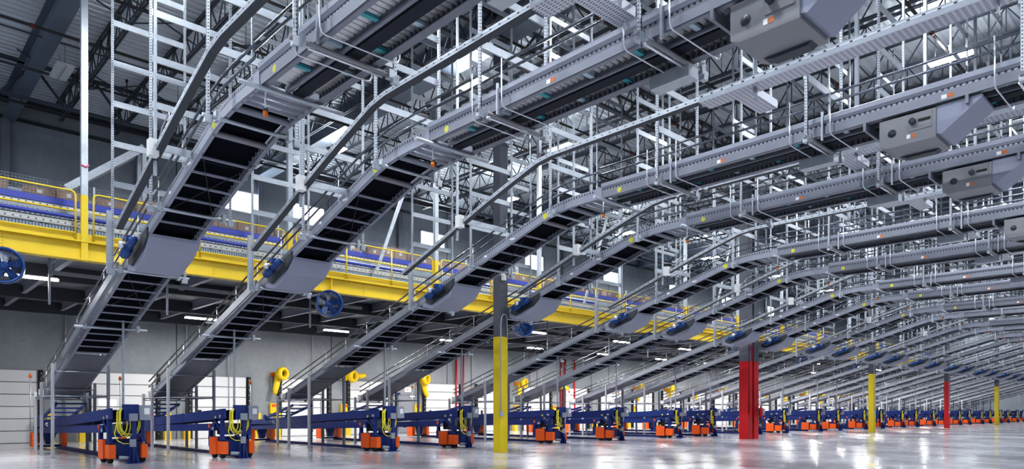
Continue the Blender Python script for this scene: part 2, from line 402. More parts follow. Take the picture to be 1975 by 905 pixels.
# exit door and sign
t = thing('exit_door', (23.1,WALLY,0), 'grey steel exit door in the dock wall under the exit sign', 'door')
MB().box(-.62,-.52,-.06,0,0,2.25).box(.52,.62,-.06,0,0,2.25).box(-.62,.62,-.06,0,2.2,2.3).build('door_frame', GREYD, t)
dlf = MB().box(-.5,.5,-.045,-.01,.02,2.18).build('door_leaf', GREYD, t)
MB().box(.12,.45,-.12,-.045,2.06,2.16).build('door_closer', WHITE, dlf)
MB().box(-.45,-.3,-.1,-.045,1.0,1.06).build('door_handle', CTRL, dlf)
t = thing('exit_sign', (23.12,WALLY,2.49), 'small white exit sign with red letters above the grey door', 'sign')
MB().box(-.2,.2,-.08,-.005,-.14,.14).build('sign_box', EXITW, t)
L = MB(); Y_ = -.088
def seg(a, b): L.bar((a[0],Y_,a[1]),(b[0],Y_,b[1]),.012,.022,(0,1,0))
for ch, ox in (('E',-.15),('X',-.075),('I',0.0),('T',.06)):
    w = .055; h = .075
    S = {'E':[((0,-h),(0,h)),((0,h),(w,h)),((0,0),(w*.8,0)),((0,-h),(w,-h))],'X':[((0,-h),(w,h)),((0,h),(w,-h))],'I':[((w/2,-h),(w/2,h))],'T':[((0,h),(w*1.2,h)),((w*.6,-h),(w*.6,h))]}[ch]
    for a, b in S: seg((ox+a[0],a[1]),(ox+b[0],b[1]))
L.build('sign_lettering', EXITR, t)
tag(MB().lathe([(0,0),(.07,0),(.07,.1),(0,.1)], (22.5,WALLY-.11,2.25), (0,1,0), 12).build('alarm_bell', BLUEM), 'small round blue alarm bell left of the grey exit door', 'bell')
# wall columns, downpipes, windows
for i, x in enumerate([4.3,9.1,14.4,18.2,22.5,30.4,36.2,42.8,50,58,66]):
    t = thing('wall_column', (x,WALLY-.22,5.6), 'slim grey steel column against the dock wall, '+nth(i)+' from the left', 'column', 'wall columns')
    MB().box(-.13,.13,-.02,.0,0,6.95).build('flange', COLM, t); MB().box(-.015,.015,0,.2,0,6.95).build('web', COLM, t)
for i, x in enumerate([6.3,11.0,12.9,17.2,21.6,27.9,33.0,39.4]):
    tag(MB().tube([(x,WALLY-.08,.2),(x,WALLY-.08,8+2*(i%2))], .035, 8).build('wall_conduit', CONDUIT), 'thin vertical grey conduit on the dock wall, '+nth(i)+' from the left', 'conduit', 'wall conduits')
for i, x in enumerate([26.6,27.15,36.0,36.4,37.4]):
    tag(MB().tube([(x,WALLY-.12,0),(x,WALLY-.12,4.9)], .06, 8).build('fire_riser', RED), 'vertical red fire pipe on the dock wall, '+nth(i)+' from the left', 'pipe', 'red risers')
for i, x in enumerate([13.5,17.0,24.9,33.4,41.6,50.2,58.6,67.0]):
    t = thing('window_'+str(i+1), (x,WALLY,11.3), 'bright daylit upper window in the concrete wall, '+nth(i)+' from the left', 'window', 'upper windows'); t['kind'] = 'structure'
    MB().box(-.9,.9,-.05,0,-.52,-.46).box(-.9,.9,-.05,0,.46,.52).box(-.9,-.84,-.05,0,-.52,.52).box(.84,.9,-.05,0,-.52,.52).build('window_frame', WHITE, t)
    MB().box(-.84,.84,-.03,-.01,-.46,.46).build('window_pane', PANE, t)
    area((x,WALLY-.08,11.3), 1.6, .9, 160, (.86,.93,1), (-PI/2,0,0))

# ------------------------------------------------------------------ building columns
def column(x, y, s, paint, label, double=False):
    t = thing('building_column', (x,y,0), label, 'column')
    h = s/2
    offs = [(0,0)] if not double else [(0,0),(s+.16,0)]
    for ox, oy in offs:
        MB().box(ox-h,ox+h,oy-h,oy+h,.02,3.52).build('painted_lower_shaft', paint, t)
        MB().box(ox-h,ox+h,oy-h,oy+h,3.52,12.6).build('grey_upper_shaft', COLG, t)
        MB().box(ox-h-.01,ox+h+.01,oy-h-.01,oy+h+.01,0,.02).build('base_plate', paint, t)
    MB().tube([(h-.3,-h-.02,1.25),(h-.3,-h-.02,3.9),(h-.27,-h-.02,4.1),(h-.2,-h-.02,4.2),(h-.1,-h-.02,4.2),(h-.05,-h-.02,4.1),(h-.04,-h-.02,3.5)], .018, 6).build('conduit', paint if double else CONDUIT, t)
    MB().box(h-.36,h-.25,-h-.09,-h,1.1,1.26).build('outlet_box', paint if double else CONDUIT, t)
    return t
column(14.4,15.75,.31,YELD,'square steel column painted yellow below and dark grey above, nearest of the row')
column(29.5,15.75,.42,RED,'double red-painted steel column, second and widest of the row',True)
column(44.9,15.75,.31,YELD,'yellow and grey steel column third from the left, beyond the double red one')
column(60.1,15.75,.31,RED,'slim single red-painted steel column, fourth of the row')
column(75.2,15.75,.31,YELD,'yellow and grey steel column farthest along the row')
t = thing('fire_extinguisher', (30.25,15.4,1.0), 'small red fire extinguisher hung on the double red column', 'fire extinguisher')
MB().lathe([(.0,0),(.07,0),(.075,.05),(.075,.36),(.03,.44),(.03,.48),(0,.48)], (0,0,0), (0,0,1), 14).build('cylinder_body', REDS, t)
MB().box(-.05,.03,-.02,.02,.48,.52).tube([(.03,0,.5),(.1,-.02,.4),(.1,-.02,.1)], .012, 6).build('valve_and_hose', RUBBER, t)
t = thing('cable_whip', (14.25,15.55,5.35), 'loose white cable looping from conveyor housing to the near column', 'cable')
MB().tube([(-1.1,-.1,.25),(-.8,-.12,.5),(-.5,-.12,.35),(-.2,-.1,.02),(.0,-.06,0)], .022, 6).build('cable_loop', WHITE, t); MB().box(0,.12,-.1,-.0,-.14,.12).build('red_plug_box', WHITE, t)

# ------------------------------------------------------------------ suspended platform
t = thing('suspended_platform', (0,MY,5.1), 'long suspended platform with yellow edge beam along the dock wall', 'platform')
XE = 92
MB().box(-6,XE,0,.03,.04,.46).box(-6,XE,-.12,.15,0,.04).box(-6,XE,-.12,.15,.46,.5).build('edge_beam', YEL, t)
MB().box(-6,XE,-.05,-.02,.5,.68).build('toe_plate', YEL, t)
st = MB()
for k in range(60): 
    xx = -4+1.65*k
    for j in range(5): st.lathe([(.0,-.02),(.016,-.02),(.016,0)], (xx,.0,.12+.07*j), (0,1,0), 6)
    if k % 3 == 0: st.box(xx+.4,xx+.42,-.11,0,.04,.46)
st.build('beam_bolts', YEL, t)
MB().box(-6,XE,.15,WALLY-MY-.3,.50,.54).build('deck', DECKD, t)
cm = MB()
x = -5.
while x < XE:
    cm.box(x-.07,x+.07,.1,WALLY-MY-.3,.18,.2).box(x-.07,x+.07,.1,WALLY-MY-.3,.46,.48).box(x-.012,x+.012,.1,WALLY-MY-.3,.2,.46); x += 1.85
cm.build('floor_joist', MBEAM, t)
MB().box(-6,XE,4.0,4.2,.05,.5).box(-6,XE,8.3,8.5,.05,.5).box(-6,XE,WALLY-MY-.5,WALLY-MY-.3,.05,.55).build('cross_beam', DARK, t)
HX = [4.3,9.85,15.5,20.9,26.4,31.9,37.4,42.9,48.4,53.9,59.4,64.9]
for i, x in enumerate(HX):
    t = thing('platform_hanger', (x,MY+.05,5.1), 'tall steel hanger post from platform beam to roof, yellow foot, '+nth(i)+' from the left', 'hanger post', 'platform hangers')
    MB().box(-.075,.075,-.16,-.02,-.02,1.66).build('yellow_foot', YEL, t)
    up = MB().box(-.075,.075,-.16,-.02,1.66,7.5); sh = up.build('galvanized_shaft', GALV, t)
    if i == 0: MB().tube([(-.09,-.17,2.42),(.02,-.18,2.38),(.09,-.17,2.44)], .02, 6).build('pink_ribbon', PINK, sh)
    if i in (2,4,6): MB().bar((0,.1,7.2),(-2.4,.1,1.0),.05,.12).build('brace', GALV, t)
# guard rails along the platform edge
gi = 0
for i in range(len(HX)):
    a = HX[i]+.2; b = (HX[i+1] if i+1 < len(HX) else HX[i]+5.4)-.2
    mid = (a+b)/2
    segs = [(a, b)] if i % 2 else [(a, mid-.06),(mid+.06, b)]
    if i == 0: segs = [(-1.2, HX[0]-.2)]+segs
    for (u, v) in segs:
        t = thing('guardrail', (u,MY-.1,5.6), 'yellow tubular guardrail section on the platform edge, '+nth(gi)+' from the left', 'guardrail', 'platform guardrails'); gi += 1
        w = v-u; r = .024
        MB().tube([(0,0,0),(0,0,1.12),(.03,0,1.19),(.1,0,1.22),(w-.1,0,1.22),(w-.03,0,1.19),(w,0,1.12),(w,0,0)], r, 8).build('top_rail', YEL, t)
        MB().tube([(0,0,.72),(w,0,.72)], r, 8).build('middle_rail', YEL, t); MB().tube([(0,0,.17),(w,0,.17)], r, 8).build('bottom_rail', YEL, t)
        k = max(1, round(w/1.7))
        for j in range(1, k): MB().tube([(w*j/k,0,0),(w*j/k,0,1.22)], r, 8).build('rail_post', YEL, t)
# conveyors on the platform
for nm, yy, zz, lab in (('platform_roller_conveyor',21.15,6.2,'lower blue-railed roller conveyor just behind the yellow platform guardrail'),('platform_roller_conveyor',22.55,6.95,'upper blue-railed roller conveyor under the row of cardboard boxes')):
    t = thing(nm, (0,yy,zz), lab, 'conveyor')
    MB().tube([(-5,0,.13),(80,0,.13)], .05, 8).build('blue_tube_rail', BLUER, t) if zz < 6.5 else MB().box(-5,80,-.03,.03,.0,.17).build('blue_side_rail', BLUER, t)
    hc = MB().box(-5,80,0,.05,-.12,.02).build('hole_channel', CHAN, t); MB().box(-5,80,-.002,.0,-.065,-.04).build('hole_row', PERFX, hc); MB().box(-5,80,.02,.08,-.3,-.15).build('slotted_bed', SLATX, t)
    rl = MB()
    x = -5.
    while x < 46:
        rl.tube([(x,.1,.05),(x,.95,.42)], .045, 6); x += .11
    rl.build('roller_bed', GALV, t)
    MB().box(-5,80,.9,.96,.32,.5).build('far_side_rail', GALVD, t)
    lg = MB()
    for k in range(36): lg.box(-3+2.2*k,-2.94+2.2*k,.1,.15,5.66-zz,0).box(-3+2.2*k,-2.94+2.2*k,.85,.9,5.66-zz,.4)
    lg.build('support_legs', GALVD, t)
def make_box(lb, w, h, m):
    t = thing('cardboard_box', (0,0,0), lb, 'box', 'boxes on the platform conveyor')
    ct = MB().box(-w/2,w/2,-.2,.2,0,h).build('carton', m, t); MB().box(-.07,.05,-.205,-.2,h*.4,h*.75).build('shipping_label', TAPE, ct)
    return t
bi = 0; x = -1.0
bprotos = [make_box('x',.62,.30,CARD), make_box('x',.5,.34,CARD2), make_box('x',.72,.27,CARD), make_box('x',.55,.45,CARD2)]
used = [False]*4
while x < 46 and bi < 62:
    k = R.choice([0,0,1,2,3] if x > 3.6 else [0,2]); w = [.62,.5,.72,.55][k]; h = [.3,.34,.27,.45][k]
    lb = nth(bi)+' cardboard box from the left behind the wire mesh on the platform'
    loc = (x+w/2,23.05,7.15)
    if not used[k]: used[k] = True; bprotos[k].location = loc; bprotos[k]['label'] = lb
    else: dup(bprotos[k], loc, lb)
    bi += 1; x += w+.02+(R.random() < .12)*.35
tag(MB().box(-5,50,22.82,23.27,7.10,7.15).build('box_shelf', GALVD), 'flat grey run under the cardboard boxes on the platform', 'shelf')
for i in range(8):
    x = -3.2+5.5*i
    t = thing('wire_mesh_panel', (x,22.74,6.9), 'grey wire mesh panel behind the boxes, '+nth(i)+' from the left', 'mesh panel', 'wire mesh panels')
    ms = MB()
    for k in range(69): ms.box(k*.08-.003,k*.08+.003,-.003,.003,0,.73)
    for k in range(10): ms.box(0,5.44,-.003,.003,k*.081-.003,k*.081+.003)
    ms.build('wire_mesh', GALVD, t)
    MB().box(0,.05,-.03,.03,-1.2,.76).box(2.7,2.75,-.03,.03,-1.2,.76).build('mesh_post', GALV, t)
# steel portal on the platform (sloped galvanized chute)
for i, x in enumerate([6.35,22.2]):
    t = thing('sloped_chute', (x,23.6,5.7), ('bright galvanized sloped chute on legs rising over the platform boxes' if i==0 else 'second galvanized sloped chute farther along the platform'), 'chute')
    c = MB().bar((-1.9,0,1.9),(.15,0,3.6),.6,.03); c.bar((-1.9,-.3,1.95),(.15,-.3,3.65),.05,.2); c.bar((-1.9,.3,1.95),(.15,.3,3.65),.05,.2)
    c.build('chute_tray', GALV, t)
    for yy in (-.25,.25): MB().box(.1,.22,yy-.06,yy+.06,0,3.55).build('leg', GALV, t)
# linear lights and blue fans under the platform
for i, (x, y) in enumerate([(3.64,23.3),(10.2,29.0),(16.3,29.1),(23.5,23.2),(30.0,23.2),(36.3,23.3),(42.6,23.2),(49.0,23.1),(54.4,23.2),(60.9,22.4),(67,23),(73.5,23),(80,23),(86.5,23)]+[(22.9+6.4*k,29.0) for k in range(10)]):  # far strips added to light the end wall; wall-side row extended for brightness
    t = thing('linear_light', (x,y,4.95), 'lit white strip light under the platform, '+nth(i-(14 if i > 13 else 0))+(' in the right wall-side row' if i > 13 else ' in the row behind the yellow beam'), 'light', 'platform strip lights')
    MB().box(-.62,.62,-.07,.07,.0,.05).build('lamp_lens', LEDM, t); MB().box(-.6,.6,-.05,.05,.05,.09).build('housing', UNLIT, t)
    MB().tube([(-.5,0,.09),(-.5,0,.5)], .006, 5).tube([(.5,0,.09),(.5,0,.5)], .006, 5).build('hanger_wire', DARK, t)
    area((x,y,4.93), 1.2, .12, 350, (1,.98,.95))
def make_fan(lb):
    t = thing('circulator_fan', (0,0,0), lb, 'fan', 'blue circulator fans')
    a = (-.25,-.97,0)
    fh = MB().lathe([(.36,-.2),(.40,-.17),(.40,.17),(.43,.18),(.43,.2),(.385,.2),(.37,.15),(.37,-.15),(.36,-.2)], (0,0,0), a, 28).build('fan_housing', BLUEM, t)
    d = Vector(a).normalized(); s = d.cross(Vector((0,0,1))).normalized(); u = Vector((0,0,1))
    for k in range(5):
        q = 2*PI*k/5+.3; e = s*math.cos(q)+u*math.sin(q); f = d.cross(e)
        b = MB(); p1, p2 = e*.08, e*.35
        b.quad(p1-f*.05-d*.03, p1+f*.05+d*.03, p2+f*.11+d*.05, p2-f*.11-d*.05); b.build('fan_blade', STEELF if k < 2 else BLUEM, t)
    g = MB()
    for k in range(12):
        q = 2*PI*k/12; g.tube([d*.2, (s*math.cos(q)+u*math.sin(q))*.4+d*.19], .005, 5)
    for r_ in (.14,.27): g.tube([(s*math.cos(2*PI*k/24)+u*math.sin(2*PI*k/24))*r_+d*.2 for k in range(25)], .004, 5)
    g.build('guard_wires', BLUEM, fh)
    MB().lathe([(0,.1),(.1,.1),(.1,-.25),(0,-.25)], (0,0,0), a, 14).build('fan_motor', BLUEM, t)
    MB().bar((0,.1,.35),(0,.1,.5),.12,.05).build('mount_bracket', DARK, t)
    return t
fp = None
for i, x in enumerate([2.64,11.17,19.9,28.5,37.1,45.7,54.3]):
    lb = 'round blue circulator fan hung under the yellow beam, '+nth(i)+' from the left'
    if fp is None: fp = make_fan(lb); fp.location = (x,MY-.05,4.72)
    else: dup(fp, (x,MY-.05,4.72), lb)

# ------------------------------------------------------------------ conveyor lines
def zl(y):
    """height of the lower edge of the belt conveyor frame above the floor"""
    if y <= 9.9: return 5.73
    if y <= 11.3: return 5.73-.299*(y-9.9)**2/(2*1.4)
    return 5.73-.299*.7-.299*(y-11.3)
def path(a, b, n=None):
    ys = [a]; y = math.floor(a)+1
    if a < 11.3: ys += [q for q in (9.9,10.1,10.3,10.5,10.7,10.9,11.1,11.3) if a < q < b]
    ys.append(b); return [(q, zl(q)) for q in ys]
SL = math.atan(.299)
TY = [10.62,13.35,15.85,18.8]          # cross tubes on the incline
LY = [7.8,4.93,2.06,-.81]              # cross tubes on the level run
YA, YB = 9.35, 24.35
def make_incline(label, full):
    t = thing('incline_conveyor', (0,0,0), label, 'conveyor', 'incline belt conveyors')
    p = path(YA, YB)
    for s, nm in ((-1,'side_frame'),(1,'side_frame')):
        e = s*.45
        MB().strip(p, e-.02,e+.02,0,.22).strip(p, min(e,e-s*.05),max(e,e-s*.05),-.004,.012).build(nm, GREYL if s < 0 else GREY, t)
        MB().strip(path(YA+.2,YB-.3), e+s*.02-.004, e+s*.02+.004, .15,.19).build('hole_strip', PERFY, t)
    if full:
        comb = MB().strip(path(11.2,21.7), .42,.43,.0,.14); y = 11.3
        while y < 21.6:
            comb.box(.365,.425,y-.010,y+.010,zl(y)+.03,zl(y)+.11); y += .13
        comb.build('return_comb', GREY, t)
    MB().strip(path(YA+.7,20.75), -.40,.40,.10,.13).build('belt', BELT, t)
    sl = []; y = 11.75
    while y < 20.8: sl.append(y); y += .42
    if full:
        for y in sl:
            if 14.2 < y < 15.6: continue
            MB().bar((-.43,y,zl(y)+.015),(.43,y,zl(y)+.015),.055,.03).build('cross_slat', GREYL, t)
    else:
        m = MB()
        m.strip(path(11.6,20.8), -.43,-.42,.0,.03)
        for y in sl: m.bar((-.43,y,zl(y)+.015),(.43,y,zl(y)+.015),.055,.03)
        m.build('cross_slats', GREYL, t)
    MB().strip(path(20.75,24.3), -.43,.43,.01,.035).build('end_pan', PAN, t)
    # knee rollers
    kr = [(9.42,.06),(9.62,.045),(9.82,.05),(10.02,.045),(10.3,.055),(11.12,.05)]
    for y, r in (kr if full else kr[::2]):
        MB().tube([(-.44,y,zl(y)+.03),(.44,y,zl(y)+.03)], r, 10).build('knee_roller', HOUSB if y > 11 else GREY, t)
    # cross tubes with clamps
    for y in TY:
        MB().tube([(-.78,y,zl(y)-.035),(.78,y,zl(y)-.035)], .032, 8).build('cross_tube', GALV, t)
    if full:
        for y in TY:
            [MB().box(q-.03,q+.03,y-.06,y+.06,zl(y)-.09,zl(y)+.06).build('tube_clamp', GALV, t) for q in (-.57,.57)]
    # guide rails
    for s in (-1,1):
        x = s*.54
        for dz, nm in ((.53,'upper_rail'),(.35,'lower_rail')):
            MB().tube([(x,y,z+dz) for y, z in path(YA,YB-.2)], .021, 8).build(nm, TUBE, t)
        y = 12.2; k = 0; br = MB()
        if not full: br.strip(path(12.1,YB-.2), x-.004,x+.004,.09,.10)
        while y < YB-.3:
            z = zl(y); br.tube([(x,y,z+.58),(x,y,z+.10),(x-s*.1,y,z+.04)], .010, 5); y += 1.25
            if full: br.build('rail_bracket', CHROME, t); br = MB()
        if not full: br.build('rail_brackets', CHROME, t)
    # drive under the belt
    ya, yb = 14.30, 15.70
    def P(y, d): return (y, zl(y)+d)
    hs = MB(); prof = [(ya,.0),(ya+.01,-.06),(ya+.20,-.29),(ya+.95,-.31),(yb,-.08),(yb,.0)]
    for fx_ in (0,1):
        for q, d in prof: hs.v.append((-.46 if not fx_ else .50+d*.3, q, zl(q)+d))
    for q in range(6): hs.face((q,(q+1)%6,6+(q+1)%6,6+q))
    hs.face((5,4,3,2,1,0)); hs.face((6,7,8,9,10,11)); hs.build('drive_housing', HOUS, t)
    m = MB().prism([P(ya-.02,.10),P(ya,-.06),P(ya+.25,-.17),P(yb-.4,-.17),P(yb-.2,-.04),P(yb-.2,.08)], 'x', -.50,-.46); m.build('motor_plate', DARK, t)
    mt = MB(); dv = Vector((0,math.cos(SL),-math.sin(SL))); c = Vector((-.64,14.92,zl(14.92)+.0))
    mt.lathe([(0,-.36),(.05,-.36),(.075,-.33),(.075,.0),(.06,.01),(.06,.05),(.095,.06),(.095,.34),(.06,.37),(0,.37)], c, dv, 14)
    mt.box(-.74,-.60,14.7,14.84,zl(14.8)+.04,zl(14.8)+.14)
    gm = mt.build('gear_motor', BLUEM, t)
    if full:
        MB().lathe([(.0,-.02),(.07,-.02),(.07,.06),(0,.06)], c+dv*.05+Vector((-.1,0,.05)), (-1,0,0), 12).build('motor_cap', STEELF, gm)
        tr = MB()
        for (y0, y1) in ((11.6,13.5),(15.9,17.8)):
            tr.tube([(-.43,y0,zl(y0)-.01),(.43,y1,zl(y1)-.01)], .005, 5); tr.tube([(.43,y0,zl(y0)-.01),(-.43,y1,zl(y1)-.01)], .005, 5)
        tr.build('tie_rods', DARK, t)
        MB().box(-.475,-.472,12.0,12.16,zl(12.1)+.06,zl(12.1)+.10).box(-.475,-.472,13.0,13.1,zl(13.05)+.08,zl(13.05)+.13).build('decals', STICK, t)
        MB().lathe([(0,0),(.075,0)], (-.473,11.0,zl(11)+.09), (-1,0,0), 12).build('oval_decal', STICKY, t)
    # amber beacon on a drop stem at the knee
    MB().tube([(-.36,9.40,5.70),(-.36,9.40,5.44)], .012, 6).build('beacon_stem', CHROME, t)
    MB().lathe([(0,.02),(.032,.02),(.036,.09),(0,.09)], (-.36,9.40,5.33), (0,0,1), 10).build('amber_beacon', AMBER, t); MB().lathe([(0,.09),(.038,.09),(.038,.12),(0,.12)], (-.36,9.40,5.33), (0,0,1), 10).build('beacon_cap', DARK, t)
    # floor legs at the foot
    for yk, top in ((21.9,.0),(23.4,.0),(24.3,.0)):
        zz = zl(yk)
        for s in (-1,1):
            lx = s*.66
            MB().box(lx-.036,lx+.036,yk-.036,yk+.036,0,zz+.18).build('leg', COLM if s > 0 else LEGW, t)
        MB().tube([(-.66,yk,zz-.03),(.66,yk,zz-.03)], .02, 6).build('leg_crossbar', GALVD, t)
    for s in (-1,1):
        MB().tube([(s*.66,21.9,1.66),(s*.66,24.3,1.66)], .022, 6).build('leg_rail', GALVD, t)
    MB().tube([(-.66,21.9,1.66),(.66,21.9,1.66)], .022, 6).build('leg_rail', GALVD, t)
    if full:   # side stiffener channel below the mid frame
        MB().strip(path(15.9,21.0), -.62,-.57,-.02,.16).build('stiffener_channel', GALVD, t)
        MB().box(-.60,-.50,24.0,24.2,zl(24.1)+.02,zl(24.1)+.2).build('sensor_box', WHITE, t)
    return t
YE = -3.2
def make_level(label, full):
    t = thing('level_conveyor', (0,0,5.73), label, 'conveyor', 'level roller conveyors')
    for s in (1,-1):
        e = s*.46
        b = MB().box(min(e,e-s*.03),max(e,e-s*.03),YE,YA,0,.145).box(min(e,e-s*.1),max(e,e-s*.1),YE,YA,0,.008); lch = b.build('lower_channel', GREY, t)
        MB().box(min(e-s*.012,e-s*.03),max(e-s*.012,e-s*.03),YE,YA,.145,.18).build('hole_strip', PERFY, t)
        MB().prism([(e-s*.03,.18),(e,.18),(e+s*.035,.22),(e+s*.035,.29),(e+s*.02,.30),(e-s*.03,.30)][::s], 'y', YE, YA).build('upper_channel', GREYL, t)
        for dz, nm in ((.46,'lower_rail'),(.60,'upper_rail')):
            MB().tube([(s*.54,YE,dz),(s*.54,YA,dz)], .021, 8).build(nm, TUBE, t)
    # ribbed roller bed
    rl = MB(); y = YE; pitch = .10 if full else .2; k = 0
    while y < YA-.1:
        pts = [(y+pitch*a, q) for a, q in ((0,.20),(.14,.13),(.5,.10),(.86,.13))]
        for q in pts: rl.v += [(-.43,q[0],q[1]),(.43,q[0],q[1])]
        k += 4; y += pitch
    for i in range(k-1): rl.face((2*i,2*i+1,2*i+3,2*i+2))
    rl.build('roller_bed', ROLL, t)
    MB().box(-.08,.0,YE,YA,.05,.10).box(-.08,-.06,YE,YA,.02,.12).build('center_channel', GREY, t)
    MB().box(.02,.20,YE,YA,.03,.06).build('drive_belt', BELTS, t)
    if full:
        y = YE+.3; k = 0
        while y < YA-.2:
            MB().box(-.34,-.09,y,y+.07,.06,.10).build('carrier_bracket', TEALW if k % 2 else TEAL, t)
            MB().box(.18,.40,y-.28,y-.2,.055,.095).build('carrier_bracket', TEAL if k % 2 else TEALW, t)
            y += .82; k += 1
        cb = MB().box(.425,.435,YE,YA,.0,.12); y = YE
        while y < YA-.1: cb.box(.36,.43,y,y+.012,.01,.10); y += .09
        cb.build('return_comb', GREY, t)
    MB().box(.34,.46,YE,YA,-.004,.006).build('far_bottom_guard', PAN, t)
    for y in LY+([9.30] if full else []):
        MB().tube([(-.78,y,-.045),(.78,y,-.045)], .034, 8).build('cross_tube', HOUSB if y < 9 else GALV, t)
    if full:
        for y in LY:
            [MB().box(q-.035,q+.035,y-.05,y+.05,-.09,.02).build('tube_clamp', GALV, t) for q in (-.62,.62)]
            MB().tube([(-.50,y+.07,-.06),(.55,y+.07,-.06)], .02, 6).build('brace_tube', CHROME, t)
            for q in (y-.32,y+.34):
                MB().tube([(-.56,q,.66),(-.56,q,.03),(-.53,q,-.03),(-.48,q,-.045),(.48,q,-.045),(.53,q,-.03),(.56,q,.03),(.56,q,.2)], .011, 6).build('bent_rod', CHROME, t)
            MB().tube([(-.69,y-.02,-.2),(-.69,y-.02,1.0)], .008, 5).build('threaded_rod', DARK, t)
            MB().box(-.525,-.49,y-.19,y-.16,-.1,.36).build('splice_strap', GALV, t)
        for y, m in ((8.9,STICKY),(1.3,STICKY)): MB().lathe([(0,0),(.055,0)], (-.462,y,.075), (-1,0,0), 12).build('oval_decal', m, lch)
        for y in (6.6,3.0,-.2): 
            d = MB().box(-.463,-.461,y,y+.07,.03,.09); d.mi = 1; d.box(-.463,-.461,y-.09,y-.005,.03,.09); d.build('warning_decal', [STICK, STICKO], lch)
    # drive box hung below
    a, b = 3.2, 3.92
    dbx = MB().prism([(b,-.04),(b,-.42),(b-.1,-.47),(a-.05,-.47),(a-.05,-.04)], 'x', -.42,.30).build('drive_box', HOUSB, t)
    MB().prism([(a-.05,-.02),(a-.05,-.42),(a-.12,-.44),(a-.62,-.06),(a-.62,-.02)], 'x', -.40,.28).build('drive_chute', HOUS, t)
    if full:
        for y in (4.12,2.75): MB().prism([(y-.02,.0),(y+.02,.0),(y+.02,-.12),(y-.02,-.12)], 'x', -.47,.46).build('drive_bracket', GREY, t)
        f = MB().lathe([(.0,.025),(.03,.025),(.035,.015),(.04,0),(.06,.004),(.06,0)], (-.421,3.74,-.26), (-1,0,0), 16); f.build('bearing', DARK, dbx)
        MB().box(-.428,-.42,3.2,3.52,-.30,-.06).build('access_plate', HOUSB, dbx)
        MB().box(-.436,-.428,3.22,3.38,-.19,-.15).build('slot', RUBBER, dbx)
        MB().lathe([(0,.06),(.045,.06),(.045,0)], (-.428,3.45,-.17), (-1,0,0), 12).build('take_up_knob', DARK, dbx)
        d = MB().box(-.423,-.42,3.49,3.54,-.40,-.34); d.mi = 1; d.box(-.423,-.42,3.42,3.48,-.40,-.34); d.build('warning_decal', [STICK, STICKO], dbx)
        MB().prism([(a+.6,-.47),(a+.5,-.51),(a+.1,-.51),(a+.05,-.47)], 'x', .1,.26).build('drive_motor', DARK, dbx)
        MB().box(.30,.52,4.9,5.5,-.20,-.03).build('junction_box', GALV, t)
    return t
def rung_heights(zb): 
    z = 5.06
    while z < zb+.75: z += .82
    out = []
    while z < 12.5: out.append(z); z += .82
    return out
def make_frame(label, zb, full, drop=0):
    t = thing('hanger_frame', (0,0,0), label, 'hanger frame', 'galvanized hanger frames')
    zs = rung_heights(zb)
    if 3 < zb < 4.3: MB().box(-.80,-.72,-.03,.03,zb-.12,zb+1.15).box(-.805,-.715,.03,.035,zb-.12,zb+1.15).build('wide_foot_post', GALV, t)
    def post(m, x):
        m.box(x-.022,x+.022,-.02,.02,zb-.12,12.75)
        m.mi = 1; m.box(x-.008,x+.008,-.0215,.0215,zb-.1,12.75); m.box(x-.0235,x+.0235,-.007,.007,zb-.1,12.75); m.mi = 0
        m.box(x-.05,x+.05,-.035,.035,zb-.14,zb-.02)
    if full:
        for x in (-.70,.70):
            m = MB(); post(m, x); m.build('post', [GALV, PERFZ], t)
        for z in zs: MB().box(-.70,.70,.02,.05,z-.06,z+.06).box(-.70,.70,.05,.075,z+.05,z+.06).build('rung', GALV, t)
    else:
        m = MB()
        for x in (-.70,.70): m.box(x-.025,x+.025,-.025,.025,zb-.12,12.75)
        for z in zs: m.box(-.70,.70,-.02,.02,z-.06,z+.06)
        m.build('frame', GALV, t)
    return t
IP = {}; 
GFULL, GFAR = True, False
FY = [(y, zl(y), 'level') for y in LY[:3]] + [(LY[3],5.73,'level')] + [(y, zl(y), 'slope') for y in TY[:3]]
fproto = {}
for i in range(N):
    full = i < FULL
    x = XC[i]; w = nth(i)+' from the left'
    for key, mk, nm, lb in (('inc',make_incline,'incline','inclined black belt conveyor sloping down to a loader, '+w),('lev',make_level,'level','high level grey roller conveyor hung under the roof, '+w)):
        k = (key, full)
        z = 0 if key == 'inc' else 5.73
        if k not in IP: IP[k] = mk(lb, full); IP[k].location.x = x
        else: dup(IP[k], (x,0,z), lb)
    # galvanized frames
    for j, (y, zb, kd) in enumerate(FY):
        if y < .17*x-1.2: continue
        if i >= 18 and j in (1,5): continue
        lb = 'galvanized ladder-like hanger frame over the '+nth(i)+' conveyor, at its '+nth(sorted([f[0] for f in FY], reverse=True).index(y))+' cross tube'
        k = (round(zb,2), full)
        if k not in fproto: fproto[k] = make_frame(lb, zb, full); fproto[k].location = (x,y,0)
        else: dup(fproto[k], (x,y,0), lb)
# floor-level low frames that carry the inclines under the platform
sp = None
for i in range(N):
    x = XC[i]
    lb = 'short grey hanger post under the platform holding the '+nth(i)+' incline'
    if sp is None:
        sp = thing('platform_drop_post', (0,0,0), lb, 'hanger post', 'short hanger posts under the platform')
        m = MB(); y = 22.4
        for s in (-.78,): m.box(s-.025,s+.025,-.025,.025,4.05,5.3)
        m.build('post', GALVD, sp); MB().box(-.78,1.2,-.02,.02,4.85,4.95).build('rung', GALVD, sp)
        sp.location = (x,21.6,0)
    else: dup(sp, (x,21.6,0), lb)

